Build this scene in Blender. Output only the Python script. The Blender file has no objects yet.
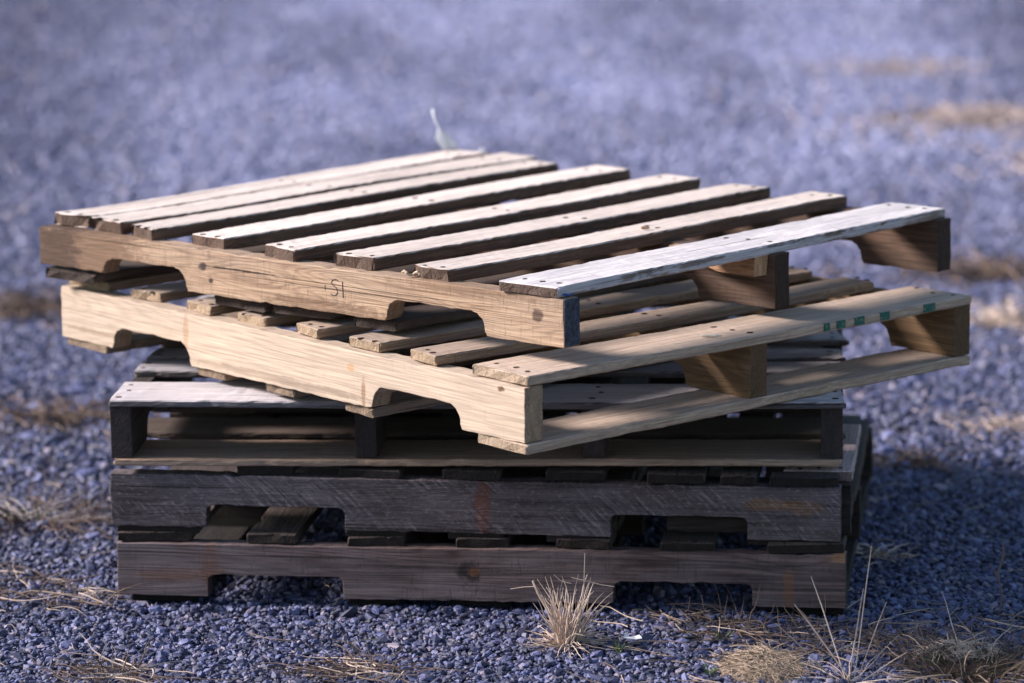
import bpy, math, random
import numpy as np
from mathutils import Matrix, Vector
R = math.radians
rng = np.random.default_rng(7)
random.seed(7)

# ---------------------------------------------------------------- camera, sky, sun, exposure
scene = bpy.context.scene
COL = scene.collection
cam = bpy.data.objects.new('camera', bpy.data.cameras.new('camera'))
COL.objects.link(cam)
scene.camera = cam
cam.location = (0, -6.6601, 1.7237)
pitch, roll = R(10.9187), R(-0.6261)
cam.matrix_world = Matrix.Translation(cam.location) @ Matrix.Rotation(R(90) - pitch, 4, 'X') @ Matrix.Rotation(roll, 4, 'Z')
cam.data.sensor_width = 36
cam.data.lens = 4087.97 / 1024 * 36
cam.data.clip_end = 500
cam.data.dof.use_dof = True
cam.data.dof.focus_distance = 6.55
cam.data.dof.aperture_fstop = 2.9

SUN_EL, SUN_AZ = 30.0, 174.0       # azimuth: direction towards the sun, from +x counter-clockwise
world = bpy.data.worlds.new('World')
scene.world = world
world.use_nodes = True
wn = world.node_tree
sky = wn.nodes.new('ShaderNodeTexSky')
sky.sky_type = 'NISHITA'
sky.sun_disc = False
sky.sun_elevation = R(SUN_EL)
sky.sun_rotation = R(90 - SUN_AZ)
sky.dust_density = 0.6
wn.links.new(sky.outputs['Color'], wn.nodes['Background'].inputs['Color'])
wn.nodes['Background'].inputs['Strength'].default_value = 0.085

sun = bpy.data.objects.new('sun', bpy.data.lights.new('sun', 'SUN'))
COL.objects.link(sun)
sun.data.energy = 4.4
sun.data.angle = R(14.0)
sun.data.color = (1.0, 0.90, 0.87)
sd = Vector((math.cos(R(SUN_AZ)) * math.cos(R(SUN_EL)), math.sin(R(SUN_AZ)) * math.cos(R(SUN_EL)), math.sin(R(SUN_EL))))
sun.rotation_euler = sd.to_track_quat('Z', 'Y').to_euler()
sun.location = sd * 20
vs = scene.view_settings
vs.view_transform = 'Standard'
vs.look = 'None'
vs.exposure = 1.02
vs.gamma = 1

# ---------------------------------------------------------------- node helper
class NB:
    def __init__(self, name):
        self.m = bpy.data.materials.new(name)
        self.m.use_nodes = True
        self.t = self.m.node_tree
        self.bsdf = self.t.nodes['Principled BSDF']
    def n(self, typ, **kw):
        o = self.t.nodes.new(typ)
        for k, v in kw.items():
            setattr(o, k, v)
        return o
    def put(self, sock, v):
        if isinstance(v, bpy.types.NodeSocket):
            self.t.links.new(v, sock)
        elif v is not None:
            if sock.type == 'RGBA' and len(v) == 3:
                v = (*v, 1)
            sock.default_value = v
    def math(self, op, a, b=None, c=None, clamp=False):
        o = self.n('ShaderNodeMath', operation=op, use_clamp=clamp)
        for s, v in zip(o.inputs, (a, b, c)):
            self.put(s, v)
        return o.outputs[0]
    def vmath(self, op, a, b):
        o = self.n('ShaderNodeVectorMath', operation=op)
        self.put(o.inputs[0], a); self.put(o.inputs[1], b)
        return o.outputs[0]
    def noise(self, vec, scale, detail=3, rough=.55, dist=0):
        o = self.n('ShaderNodeTexNoise')
        self.put(o.inputs['Vector'], vec)
        o.inputs['Scale'].default_value = scale
        o.inputs['Detail'].default_value = detail
        o.inputs['Roughness'].default_value = rough
        o.inputs['Distortion'].default_value = dist
        return o.outputs['Fac']
    def ramp(self, v, lo, hi, a=0., b=1.):
        o = self.n('ShaderNodeMapRange', interpolation_type='SMOOTHSTEP')
        for s, x in zip(o.inputs, (v, lo, hi, a, b)):
            self.put(s, x)
        return o.outputs[0]
    def mix(self, fac, a, b, mode='MIX'):
        o = self.n('ShaderNodeMix', data_type='RGBA', blend_type=mode)
        self.put(o.inputs[0], fac); self.put(o.inputs[6], a); self.put(o.inputs[7], b)
        return o.outputs[2]
    def bump(self, h, strength, dist, prev=None):
        o = self.n('ShaderNodeBump')
        o.inputs['Strength'].default_value = strength
        o.inputs['Distance'].default_value = dist
        self.put(o.inputs['Height'], h)
        if prev is not None:
            self.put(o.inputs['Normal'], prev)
        return o.outputs[0]

def wood(name, light, dark, grey, weather=.4, ring=.5, bleach_lit=0., bleach_lit_col=(.5, .47, .45), saw=0., crack=.6,
         stains=(), end=None, rough=.85, ringscale=1.0, vary=.25, flakes=None, dirt=.3, kerf=.3, relief=.85, streaky=1.):
    """Rough sawn timber: long fibres, growth rings seen as contour lines, weathering, end grain, stains."""
    b = NB(name)
    tc = b.n('ShaderNodeTexCoord')
    P, N = tc.outputs['Object'], tc.outputs['Normal']
    rnd = b.n('ShaderNodeObjectInfo').outputs['Random']
    off = b.n('ShaderNodeCombineXYZ')
    for k, m in enumerate((37., 23., 51.)):
        b.put(off.inputs[k], b.math('MULTIPLY', rnd, m))
    Q = b.vmath('ADD', P, off.outputs[0])
    S = lambda v: b.vmath('MULTIPLY', Q, v)
    streak = b.noise(S((3.2, 110, 110)), 1, 5, .65)
    fibre = b.noise(S((9, 360, 360)), 1, 3, .6)
    field = b.noise(S((1.5 * ringscale, 15 * ringscale, 15 * ringscale)), 1, 2, .35, .25)
    rings = b.math('PINGPONG', b.math('MULTIPLY', field, 26), .5)
    rings = b.ramp(rings, .02, .33)
    blotch = b.noise(S((3.5, 9, 9)), 1, 5, .65)
    blotch2 = b.noise(S((7, 22, 22)), 1, 6, .7)
    c = b.mix(b.ramp(streak, .5 - .2 / streaky, .5 + .2 / streaky), dark, light)
    c = b.mix(b.math('MULTIPLY', b.math('SUBTRACT', 1., rings), ring), c, b.mix(.62, c, tuple(x * .45 for x in dark)))
    c = b.mix(b.math('MULTIPLY', b.ramp(blotch, .38, .66), weather), c, grey)
    cross = b.noise(S((190, 26, 26)), 1, 4, .7, .6)
    cross = b.math('MULTIPLY', b.ramp(cross, .5, .72), b.math('MULTIPLY', b.ramp(blotch2, .35, .6), kerf))
    c = b.mix(cross, c, tuple(x * .5 for x in dark))
    c = b.mix(b.math('MULTIPLY', b.ramp(blotch2, .56, .8), dirt), c, tuple(x * .3 for x in dark))
    sep = b.n('ShaderNodeSeparateXYZ'); b.put(sep.inputs[0], N)
    sp = b.n('ShaderNodeSeparateXYZ'); b.put(sp.inputs[0], P)
    if bleach_lit:  # upward faces paled: real bleaching plus daylight painted into the tops
        up = b.ramp(sep.outputs[2], .5, .9)
        patch = b.ramp(b.math('ADD', b.math('MULTIPLY', streak, .5), b.math('MULTIPLY', blotch, .5)), .25, .58, .6, 1.)
        bc = b.mix(b.math('MULTIPLY', b.math('SUBTRACT', 1., rings), .35), bleach_lit_col, tuple(x * .72 for x in bleach_lit_col))
        c = b.mix(b.math('MULTIPLY', b.math('MULTIPLY', up, patch), bleach_lit), c, bc)
    sn = b.noise(S((55, 90, 90)), 1, 4, .7) if stains else None
    for (cx, cz, rx, rz, colr, s) in stains:
        dx = b.math('DIVIDE', b.math('SUBTRACT', sp.outputs[0], cx), rx)
        dz = b.math('DIVIDE', b.math('SUBTRACT', sp.outputs[2], cz), rz)
        d = b.math('ADD', b.math('MULTIPLY', dx, dx), b.math('MULTIPLY', dz, dz))
        d = b.math('ADD', d, b.math('MULTIPLY', b.math('SUBTRACT', blotch2, .5), 1.6))
        d = b.math('ADD', d, b.math('MULTIPLY', b.math('SUBTRACT', sn, .5), 2.4))
        c = b.mix(b.math('MULTIPLY', b.ramp(d, 1.15, .2), s), c, colr)
    if flakes is not None:      # worn paint left in patches
        k = b.ramp(b.math('ADD', b.math('MULTIPLY', blotch2, .6), b.math('MULTIPLY', streak, .4)), .47, .52)
        c = b.mix(b.math('MULTIPLY', k, .85), c, flakes)
    cr = b.noise(S((1.1, 95, 95)), 1, 2, .5, .3)
    crk = b.math('MULTIPLY', b.ramp(cr, .67, .73), crack)
    c = b.mix(crk, c, tuple(x * .12 for x in dark))
    # end grain
    ax = b.ramp(b.math('ABSOLUTE', sep.outputs[0]), .6, .85)
    if end is None:
        end = tuple(.7 * x + .1 * y for x, y in zip(dark, light))
    er = b.noise(S((3, 60, 22)), 1, 4, .6, 1.5)
    ec = b.mix(b.ramp(er, .3, .7), tuple(x * .66 for x in end), end)
    c = b.mix(ax, c, ec)
    # tone from board to board and fine fibre tone
    tone = b.math('ADD', b.math('MULTIPLY', b.math('SUBTRACT', rnd, .5), vary * 2), 1.)
    tone = b.math('MULTIPLY', tone, b.ramp(fibre, .25, .75, .72, 1.24))
    h = b.math('ADD', b.math('MULTIPLY', streak, .6), b.math('MULTIPLY', fibre, .35))
    h = b.math('SUBTRACT', h, b.math('MULTIPLY', crk, 1.4))
    h = b.math('ADD', h, b.math('MULTIPLY', rings, .15))
    h = b.math('SUBTRACT', h, b.math('MULTIPLY', cross, .5))
    if saw:
        q = b.n('ShaderNodeCombineXYZ')
        arc = b.math('MULTIPLY', b.math('MULTIPLY', sp.outputs[2], sp.outputs[2]), 2.)
        b.put(q.inputs[0], b.math('MULTIPLY', b.math('ADD', b.math('ADD', b.math('MULTIPLY', sp.outputs[0], .80), b.math('MULTIPLY', sp.outputs[2], .6)), arc), 210.))
        b.put(q.inputs[1], b.math('MULTIPLY', b.math('SUBTRACT', b.math('MULTIPLY', sp.outputs[2], .80), b.math('MULTIPLY', sp.outputs[0], .6)), 22.))
        b.put(q.inputs[2], b.math('MULTIPLY', rnd, 9.))
        torn = b.noise(q.outputs[0], 1, 4, .65)
        amt = b.math('MULTIPLY', b.ramp(b.noise(S((7, 20, 20)), 1, 4, .65), .40, .62), saw)
        speck = b.noise(S((90, 240, 240)), 1, 4, .7)
        wf = b.math('MULTIPLY', b.ramp(torn, .50, .72), amt)
        c = b.mix(b.math('MULTIPLY', wf, .75), c, tuple(min(1, x * 1.9) for x in grey))
        c = b.mix(b.math('MULTIPLY', b.ramp(torn, .48, .30), b.math('MULTIPLY', amt, .6)), c, tuple(x * .35 for x in dark))
        c = b.mix(b.math('MULTIPLY', b.ramp(speck, .54, .70), .5 * saw), c, tuple(min(1, x * 2.) for x in grey))
        c = b.mix(b.math('MULTIPLY', b.ramp(speck, .45, .30), .5 * saw), c, tuple(x * .3 for x in dark))
        h = b.math('ADD', h, b.math('ADD', b.math('MULTIPLY', torn, b.math('MULTIPLY', amt, 1.2)), b.math('MULTIPLY', speck, .5 * saw)))
    tv = b.n('ShaderNodeCombineXYZ')
    for k in range(3):
        b.put(tv.inputs[k], tone)
    c = b.mix(1., c, tv.outputs[0], 'MULTIPLY')
    b.put(b.bsdf.inputs['Base Color'], c)
    b.put(b.bsdf.inputs['Roughness'], b.ramp(streak, .2, .8, rough - .08, min(1, rough + .08)))
    b.bsdf.inputs['Specular IOR Level'].default_value = .3
    b.put(b.bsdf.inputs['Normal'], b.bump(h, relief, .0028))
    return b.m

def plain(name, c1, c2, scale=20, rough=.8, spec=.3, island=0.):
    b = NB(name)
    tc = b.n('ShaderNodeTexCoord')
    f = b.noise(tc.outputs['Object'], scale, 4, .6)
    f = b.ramp(f, .3, .7)
    if island:
        g = b.n('ShaderNodeNewGeometry').outputs['Random Per Island']
        f = b.math('ADD', b.math('MULTIPLY', f, 1 - island), b.math('MULTIPLY', g, island))
    b.put(b.bsdf.inputs['Base Color'], b.mix(f, c1, c2))
    b.bsdf.inputs['Roughness'].default_value = rough
    b.bsdf.inputs['Specular IOR Level'].default_value = spec
    return b.m

# ---------------------------------------------------------------- mesh helpers
def mesh_obj(name, verts, faces, mats, parent=None, mat_idx=None, smooth=False):
    me = bpy.data.meshes.new(name)
    me.from_pydata([tuple(map(float, v)) for v in verts], [], faces)
    for m in (mats if isinstance(mats, (list, tuple)) else [mats]):
        me.materials.append(m)
    if mat_idx is not None:
        me.polygons.foreach_set('material_index', mat_idx)
    if smooth:
        me.polygons.foreach_set('use_smooth', [True] * len(me.polygons))
    me.update()
    o = bpy.data.objects.new(name, me)
    COL.objects.link(o)
    if parent is not None:
        o.parent = parent
    return o

def tag(o, label=None, cat=None, group=None, kind=None):
    for k, v in (('label', label), ('category', cat), ('group', group), ('kind', kind)):
        if v is not None:
            o[k] = v
    return o

def wob(r, n, amp, k=4):
    """smooth random function of t in 0..1 sampled at n points"""
    t = np.linspace(0, 1, n)
    y = np.zeros(n)
    for i in range(1, k + 1):
        y += r.normal() / i * np.sin(2 * np.pi * (i * .7 * t + r.random()))
    return amp * y

SEED = [100]
def rng2(r, n):
    return int(r.integers(1, n - 1)), r.random() < .5
def board_mesh(L, W, T, nails=(), bend=None, ragged=.002, wane=.0015, bow=.0012, chips=7):
    """A plank along local x, centred, its top at z=0. nails: [(x, y)]."""
    SEED[0] += 1
    r = np.random.default_rng(SEED[0])
    n = max(12, int(L / .012))
    bev = min(.0022, T * .2)
    nw = 5
    ys = np.linspace(-W / 2 + bev, W / 2 - bev, nw)
    ring = [(y, 0) for y in ys] + [(W / 2, -bev), (W / 2, -T * .5), (W / 2, -T + bev)] + [(y, -T) for y in ys[::-1]] + [(-W / 2, -T + bev), (-W / 2, -T * .5), (-W / 2, -bev)]
    ring = np.array(ring)
    K = len(ring)
    xs = np.linspace(-L / 2, L / 2, n)
    xs = np.concatenate([[xs[0], xs[0] + bev], xs[1:-1], [xs[-1] - bev, xs[-1]]])
    n = len(xs)
    eR, eL = wob(r, n, wane * .6), wob(r, n, wane * .6)
    cz = wob(r, n, bow, 2)
    for _ in range(int(r.poisson(L * chips))):
        q = rng2(r, n)
        dent = -r.uniform(.0015, .0055) * np.exp(-((xs - xs[q[0]]) / r.uniform(.006, .03)) ** 2)
        if q[1]: eR += dent
        else: eL -= dent
    cut0, cut1 = r.normal(0, .0035), r.normal(0, .0035)
    V = np.zeros((n, K, 3))
    for i in range(n):
        t = (xs[i] + L / 2) / L
        y = ring[:, 0].copy(); z = ring[:, 1].copy()
        s = y / (W / 2)
        y += np.where(s > .5, eR[i], 0) + np.where(s < -.5, eL[i], 0)
        z += cz[i] + r.normal(0, .00022, K)
        # waney lower edges and worn top edges
        y += np.where(np.abs(s) > .95, r.normal(0, .0004, K), 0)
        if bend is not None:
            z += bend(t * L)
        x = np.full(K, xs[i])
        if i in (0, n - 1):
            y *= 1 - bev * .8 / (W / 2); zc = -T / 2
            z = zc + (z - zc) * (1 - 1.2 * bev / T)
        e = np.exp(-((xs[i] + L / 2) / .02))
        x += e * (cut0 * s + np.abs(r.normal(0, ragged, K)))
        e = np.exp(-((L / 2 - xs[i]) / .02))
        x += e * (cut1 * s - np.abs(r.normal(0, ragged, K)))
        V[i, :, 0], V[i, :, 1], V[i, :, 2] = x, y, z
    verts = V.reshape(-1, 3).tolist()
    faces = []
    for i in range(n - 1):
        for k in range(K):
            k2 = (k + 1) % K
            faces.append((i * K + k, i * K + k2, (i + 1) * K + k2, (i + 1) * K + k))
    # end caps as strips between the top and bottom rows
    def cap(i0, flip):
        top = list(range(nw)); R_ = list(range(nw, nw + 3)); bot = list(range(nw + 3, 2 * nw + 3)); L_ = list(range(2 * nw + 3, 2 * nw + 6))
        fs = []
        for k in range(nw - 1):
            fs.append((top[k], top[k + 1], bot[nw - 2 - k], bot[nw - 1 - k]))
        fs.append((top[-1], *R_, bot[0])); fs.append((bot[-1], *L_, top[0]))
        for f in fs:
            f = tuple(i0 + a for a in f)
            faces.append(f[::-1] if flip else f)
    cap(0, False); cap((n - 1) * K, True)
    mi = [0] * len(faces)
    for (nx, ny) in nails:
        c = len(verts)
        i = int(np.clip(np.searchsorted(xs, nx), 1, n - 1))
        zt = max(V[i - 1, :nw, 2].max(), V[i, :nw, 2].max()) + .0004
        rad = .0042 * r.uniform(.75, 1.15)
        m = 8
        for k in range(m):
            a = 2 * math.pi * k / m
            verts.append([nx + rad * math.cos(a) * r.uniform(1, 1.5), ny + rad * math.sin(a), zt])
        for k in range(m):
            a = 2 * math.pi * k / m
            verts.append([nx + rad * 1.1 * math.cos(a), ny + rad * 1.1 * math.sin(a), zt - .002])
        faces.append(tuple(range(c, c + m))); mi.append(1)
        for k in range(m):
            k2 = (k + 1) % m
            faces.append((c + k2, c + k, c + m + k, c + m + k2)); mi.append(1)
    return verts, faces, mi

def stringer_profile(L, H, notches, kind, depth=.038, foot_cut=0., rad=.03):
    """outline in x (0..L), z (0..H), counter-clockwise seen from -y"""
    pts = []
    def arc(cx, cz, r, a0, a1, n=7):
        for k in range(n + 1):
            a = math.radians(a0 + (a1 - a0) * k / n)
            pts.append((cx + r * math.cos(a), cz + r * math.sin(a)))
    pts.append((0, foot_cut))
    for (a, b) in notches:
        first = foot_cut if (a, b) == notches[0] else 0.
        if kind == 'round':
            pts.append((a, first))
            pts.append((a + .002, first + .004))
            arc(a + .004 + rad, depth - rad, rad, 180, 90)
            arc(b - .004 - rad, depth - rad, rad, 90, 0)
            pts.append((b - .002, .004))
            pts.append((b, 0))
        else:
            pts.append((a, first)); arc(a + rad, depth - rad, rad, 180, 90, 4)
            arc(b - rad, depth - rad, rad, 90, 0, 4); pts.append((b, 0))
    pts += [(L, 0)]
    m = 9
    pts += [(L, H)] + [(L * (1 - k / m), H) for k in range(1, m)] + [(0, H)]
    return pts

def stringer_obj(name, L, H, T, notches, kind, mat, parent, foot_cut=0., rad=.03, depth=.038):
    """local x 0..L, front face at y=0, back at y=T, z 0..H"""
    SEED[0] += 1
    r = np.random.default_rng(SEED[0])
    import bmesh
    pts = stringer_profile(L, H, notches, kind, depth, foot_cut, rad)
    dense = []
    for k in range(len(pts)):
        p, q = np.array(pts[k]), np.array(pts[(k + 1) % len(pts)])
        m = max(1, int(np.linalg.norm(q - p) / .014))
        for i in range(m):
            dense.append(tuple(p + (q - p) * i / m))
    pts = dense
    low = wob(r, len(pts), .0007, 9)
    for _ in range(14):
        i = int(r.integers(0, len(pts))); low[i] += r.choice([-1, 1]) * 0 + (.0025 if pts[i][1] < H / 2 else -.0022) * r.uniform(.3, 1)
    pts = [(x, z + d) for (x, z), d in zip(pts, low)]
    bm = bmesh.new()
    jig = lambda p: (p[0] + r.normal(0, .0005), p[1] + r.normal(0, .0005))
    q = [jig(p) for p in pts]
    A = [bm.verts.new((x, 0, z)) for x, z in q]
    B = [bm.verts.new((x, T, z)) for x, z in q]
    n = len(q)
    bm.faces.new(A); bm.faces.new(B[::-1])
    for k in range(n):
        bm.faces.new((A[(k + 1) % n], A[k], B[k], B[(k + 1) % n]))
    bmesh.ops.recalc_face_normals(bm, faces=bm.faces)
    sharp = [e for e in bm.edges if e.calc_face_angle(0) > .5]
    bmesh.ops.bevel(bm, geom=sharp, offset=.0014, segments=2, profile=.5, affect='EDGES')
    bmesh.ops.triangulate(bm, faces=[f for f in bm.faces if len(f.verts) > 4])
    me = bpy.data.meshes.new(name)
    bm.to_mesh(me); bm.free()
    me.materials.append(mat)
    o = bpy.data.objects.new(name, me)
    COL.objects.link(o)
    o.parent = parent
    return o

def tube(V, F, pts, rads, sides=4):
    """append a tapering bent stalk to the lists V, F"""
    pts = np.asarray(pts, float)
    base = len(V)
    n = len(pts)
    d = np.gradient(pts, axis=0)
    d /= np.linalg.norm(d, axis=1)[:, None] + 1e-9
    up = np.array([.31, .17, .93])
    for i in range(n):
        a = np.cross(d[i], up)
        if np.linalg.norm(a) < 1e-3:
            a = np.cross(d[i], [1, 0, 0])
        a /= np.linalg.norm(a); b = np.cross(d[i], a)
        for k in range(sides):
            t = 2 * math.pi * k / sides
            V.append(tuple(pts[i] + rads[i] * (a * math.cos(t) + b * math.sin(t))))
    for i in range(n - 1):
        for k in range(sides):
            k2 = (k + 1) % sides
            F.append((base + i * sides + k, base + i * sides + k2, base + (i + 1) * sides + k2, base + (i + 1) * sides + k))
    F.append(tuple(base + k for k in range(sides))[::-1])
    F.append(tuple(base + (n - 1) * sides + k for k in range(sides)))

# ---------------------------------------------------------------- ground sheet and gravel
def ground_colour(b, base_lo, base_hi, island):
    geo = b.n('ShaderNodeNewGeometry')
    pos = geo.outputs['Position']
    big = b.noise(b.vmath('MULTIPLY', pos, (.9, .5, 1)), 1.3, 5, .6)
    mid = b.noise(pos, 5, 4, .6)
    if island:
        g = geo.outputs['Random Per Island']
        g = b.math('POWER', g, 1.9)
        f = b.math('ADD', b.math('MULTIPLY', g, .75), b.math('MULTIPLY', mid, .25))
    else:
        f = b.noise(pos, 70, 5, .7)
    c = b.mix(f, base_lo, base_hi)
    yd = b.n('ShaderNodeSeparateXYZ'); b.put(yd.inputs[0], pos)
    c = b.mix(b.ramp(yd.outputs[1], .6, 4.5, 0., .78), c, (.09, .096, .180))      # stone tones evened towards one dark blue grey further off
    # paler packed gravel, with brightness falloff to sides and corners painted in
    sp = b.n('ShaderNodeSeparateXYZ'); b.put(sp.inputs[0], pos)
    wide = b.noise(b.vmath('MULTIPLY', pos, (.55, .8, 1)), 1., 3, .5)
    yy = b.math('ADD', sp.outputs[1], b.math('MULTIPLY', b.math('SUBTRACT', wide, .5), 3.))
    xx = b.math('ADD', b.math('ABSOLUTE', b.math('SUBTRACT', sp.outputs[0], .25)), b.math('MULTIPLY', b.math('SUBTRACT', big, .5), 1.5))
    pale_falloff = b.math('MULTIPLY', b.ramp(yy, 1.0, 4.6), b.ramp(xx, 2.2, .7))
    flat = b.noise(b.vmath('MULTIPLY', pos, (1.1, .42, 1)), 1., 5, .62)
    pale_falloff = b.math('MULTIPLY', pale_falloff, b.ramp(flat, .34, .62, .3, 1.))
    c = b.mix(b.math('MULTIPLY', pale_falloff, .9), c, (.37, .385, .58))
    # patches of dead grass and soil between the stones
    soil = b.noise(b.vmath('ADD', pos, (3.7, 1.3, 0)), 1.7, 6, .68)
    c = b.mix(b.ramp(soil, .63, .74, 0., .75), c, (.20, .14, .10))
    if island:
        g2 = b.math('FRACT', b.math('MULTIPLY', geo.outputs['Random Per Island'], 57.3))
        c = b.mix(b.ramp(g2, .6, .9, 0., .4), c, b.mix(g, (.03, .03, .035), (.25, .24, .29)))
        tan = b.ramp(geo.outputs['Random Per Island'], .93, .94)
        c = b.mix(b.math('MULTIPLY', tan, .6), c, (.26, .20, .19))
    return c, pos

def ground_material():
    b = NB('packed_grit')
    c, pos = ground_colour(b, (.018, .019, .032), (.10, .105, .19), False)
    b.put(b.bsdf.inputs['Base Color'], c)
    b.bsdf.inputs['Roughness'].default_value = .9
    vor = b.n('ShaderNodeTexVoronoi'); b.put(vor.inputs['Vector'], pos); vor.inputs['Scale'].default_value = 60
    b.put(b.bsdf.inputs['Normal'], b.bump(vor.outputs['Distance'], 1., .01))
    return b.m

def stone_material():
    b = NB('crushed_bluestone')
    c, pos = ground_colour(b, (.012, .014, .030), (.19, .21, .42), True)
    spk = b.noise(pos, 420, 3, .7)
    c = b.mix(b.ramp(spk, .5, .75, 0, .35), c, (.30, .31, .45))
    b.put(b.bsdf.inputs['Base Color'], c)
    b.bsdf.inputs['Roughness'].default_value = .55
    b.bsdf.inputs['Specular IOR Level'].default_value = .45
    b.put(b.bsdf.inputs['Normal'], b.bump(b.noise(pos, 300, 4, .7), .6, .002))
    return b.m

def ground_z(x, y):
    return .004 * np.sin(1.7 * x + 1) * np.sin(1.3 * y) + .003 * np.sin(4.1 * x + .5) * np.sin(3.3 * y + 1)

nx, ny = 90, 140
gx = np.concatenate([np.linspace(-60, -4, 12)[:-1], np.linspace(-4, 4, nx), np.linspace(4, 60, 12)[1:]])
gy = np.concatenate([np.linspace(-20, -2, 8)[:-1], np.linspace(-2, 12, ny), np.linspace(12, 120, 24)[1:]])
GX, GY = np.meshgrid(gx, gy)
GZ = ground_z(GX, GY) - .012
gv = np.stack([GX, GY, GZ], -1).reshape(-1, 3)
w_ = len(gx)
gf = [(j * w_ + i, j * w_ + i + 1, (j + 1) * w_ + i + 1, (j + 1) * w_ + i) for j in range(len(gy) - 1) for i in range(w_ - 1)]
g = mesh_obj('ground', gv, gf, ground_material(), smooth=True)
tag(g, 'blue grey packed gravel yard under the pallets', 'ground', kind='structure')

PHI = (1 + 5 ** .5) / 2
ICO_V = np.array([(-1, PHI, 0), (1, PHI, 0), (-1, -PHI, 0), (1, -PHI, 0), (0, -1, PHI), (0, 1, PHI), (0, -1, -PHI), (0, 1, -PHI), (PHI, 0, -1), (PHI, 0, 1), (-PHI, 0, -1), (-PHI, 0, 1)]) / math.hypot(1, PHI)
ICO_F = np.array([(0, 11, 5), (0, 5, 1), (0, 1, 7), (0, 7, 10), (0, 10, 11), (1, 5, 9), (5, 11, 4), (11, 10, 2), (10, 7, 6), (7, 1, 8), (3, 9, 4), (3, 4, 2), (3, 2, 6), (3, 6, 8), (3, 8, 9), (4, 9, 5), (2, 4, 11), (6, 2, 10), (8, 6, 7), (9, 8, 1)])
OCT_V = np.array([(1, 0, 0), (-1, 0, 0), (0, 1, 0), (0, -1, 0), (0, 0, 1), (0, 0, -1)], float)
OCT_F = np.array([(0, 2, 4), (2, 1, 4), (1, 3, 4), (3, 0, 4), (2, 0, 5), (1, 2, 5), (3, 1, 5), (0, 3, 5)])

def stones(cx, cy, size, tv, tf, r, lift=0.):
    n = len(cx)
    sc = size[:, None] * np.stack([r.uniform(.75, 1.35, n), r.uniform(.55, 1.0, n), r.uniform(.35, .75, n)], 1)
    V = tv[None] * (1 + r.normal(0, .24, (n, len(tv), 1)))
    # flatten one random side of each stone: broken faces
    V = V * sc[:, None, :]
    a, t1, t2 = r.uniform(0, 6.283, n), r.normal(0, .35, n), r.normal(0, .35, n)
    def rot(V, ang, i, j):
        c, s = np.cos(ang)[:, None], np.sin(ang)[:, None]
        A, B = V[:, :, i].copy(), V[:, :, j].copy()
        V[:, :, i], V[:, :, j] = A * c - B * s, A * s + B * c
    rot(V, t1, 0, 2); rot(V, t2, 1, 2); rot(V, a, 0, 1)
    V += np.stack([cx, cy, ground_z(cx, cy) + lift - .006 + r.normal(0, .0022, n)], 1)[:, None, :]
    F = tf[None] + (np.arange(n) * len(tv))[:, None, None]
    return V.reshape(-1, 3), F.reshape(-1, 3)

def jitter_grid(x0, x1, y0, y1, s, r):
    xs, ys = np.arange(x0, x1, s), np.arange(y0, y1, s)
    X, Y = np.meshgrid(xs, ys)
    X = X.ravel() + r.uniform(-.6, .6, X.size) * s; Y = Y.ravel() + r.uniform(-.6, .6, Y.size) * s
    return X, Y

parts = []
for (x0, x1, y0, y1, s, rad, tv, tf) in (
        (-1.3, 1.3, -1.05, .9, .0080, .0052, ICO_V, ICO_F),
        (-1.3, 1.3, -1.05, .9, .026, .0088, ICO_V, ICO_F),
        (-2.1, 2.1, .9, 4.0, .014, .0088, OCT_V, OCT_F),
        (-2.1, 2.1, .9, 4.0, .06, .015, ICO_V, ICO_F),
        (-2.9, 2.9, 4.0, 11.5, .022, .0125, OCT_V, OCT_F),
        (-2.5, 2.5, -2.4, -1.05, .0125, .0080, OCT_V, OCT_F),
        (-2.5, -1.3, -1.05, .9, .0125, .0080, OCT_V, OCT_F),
        (1.3, 2.5, -1.05, .9, .0125, .0080, OCT_V, OCT_F),
        (-3.6, -2.1, .9, 4.0, .018, .011, OCT_V, OCT_F),
        (2.1, 3.6, .9, 4.0, .018, .011, OCT_V, OCT_F),
        (-5.2, -2.9, 4.0, 12.5, .032, .018, OCT_V, OCT_F),
        (2.9, 5.2, 4.0, 12.5, .032, .018, OCT_V, OCT_F)):
    X, Y = jitter_grid(x0, x1, y0, y1, s, rng)
    parts.append(stones(X, Y, rad * np.exp(np.clip(rng.normal(0, .32, len(X)), -1, .5)), tv, tf, rng))
X = rng.uniform(-.70, .58, 420); Y = -(X + .666) * .1327 - .012 + rng.normal(-.004, .012, 420)
parts.append(stones(X, Y, .0062 * np.exp(np.clip(rng.normal(0, .3, 420), -1, .25)), ICO_V, ICO_F, rng, .007))
nv = 0; VV = []; FF = []
for V, F in parts:
    VV.append(V); FF.append(F + nv); nv += len(V)
VV = np.concatenate(VV).astype(np.float32); FF = np.concatenate(FF).astype(np.int32)
me = bpy.data.meshes.new('gravel')
me.vertices.add(len(VV)); me.vertices.foreach_set('co', VV.ravel())
me.loops.add(FF.size); me.loops.foreach_set('vertex_index', FF.ravel())
me.polygons.add(len(FF)); me.polygons.foreach_set('loop_start', np.arange(0, FF.size, 3, dtype=np.int32))
me.polygons.foreach_set('loop_total', np.full(len(FF), 3, dtype=np.int32))
me.polygons.foreach_set('use_smooth', np.zeros(len(FF), dtype=bool))
me.update(calc_edges=True)
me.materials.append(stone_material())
gr = bpy.data.objects.new('gravel', me); COL.objects.link(gr)
tag(gr, 'blue grey crushed stone gravel covering the yard', 'gravel', kind='stuff')

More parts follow.
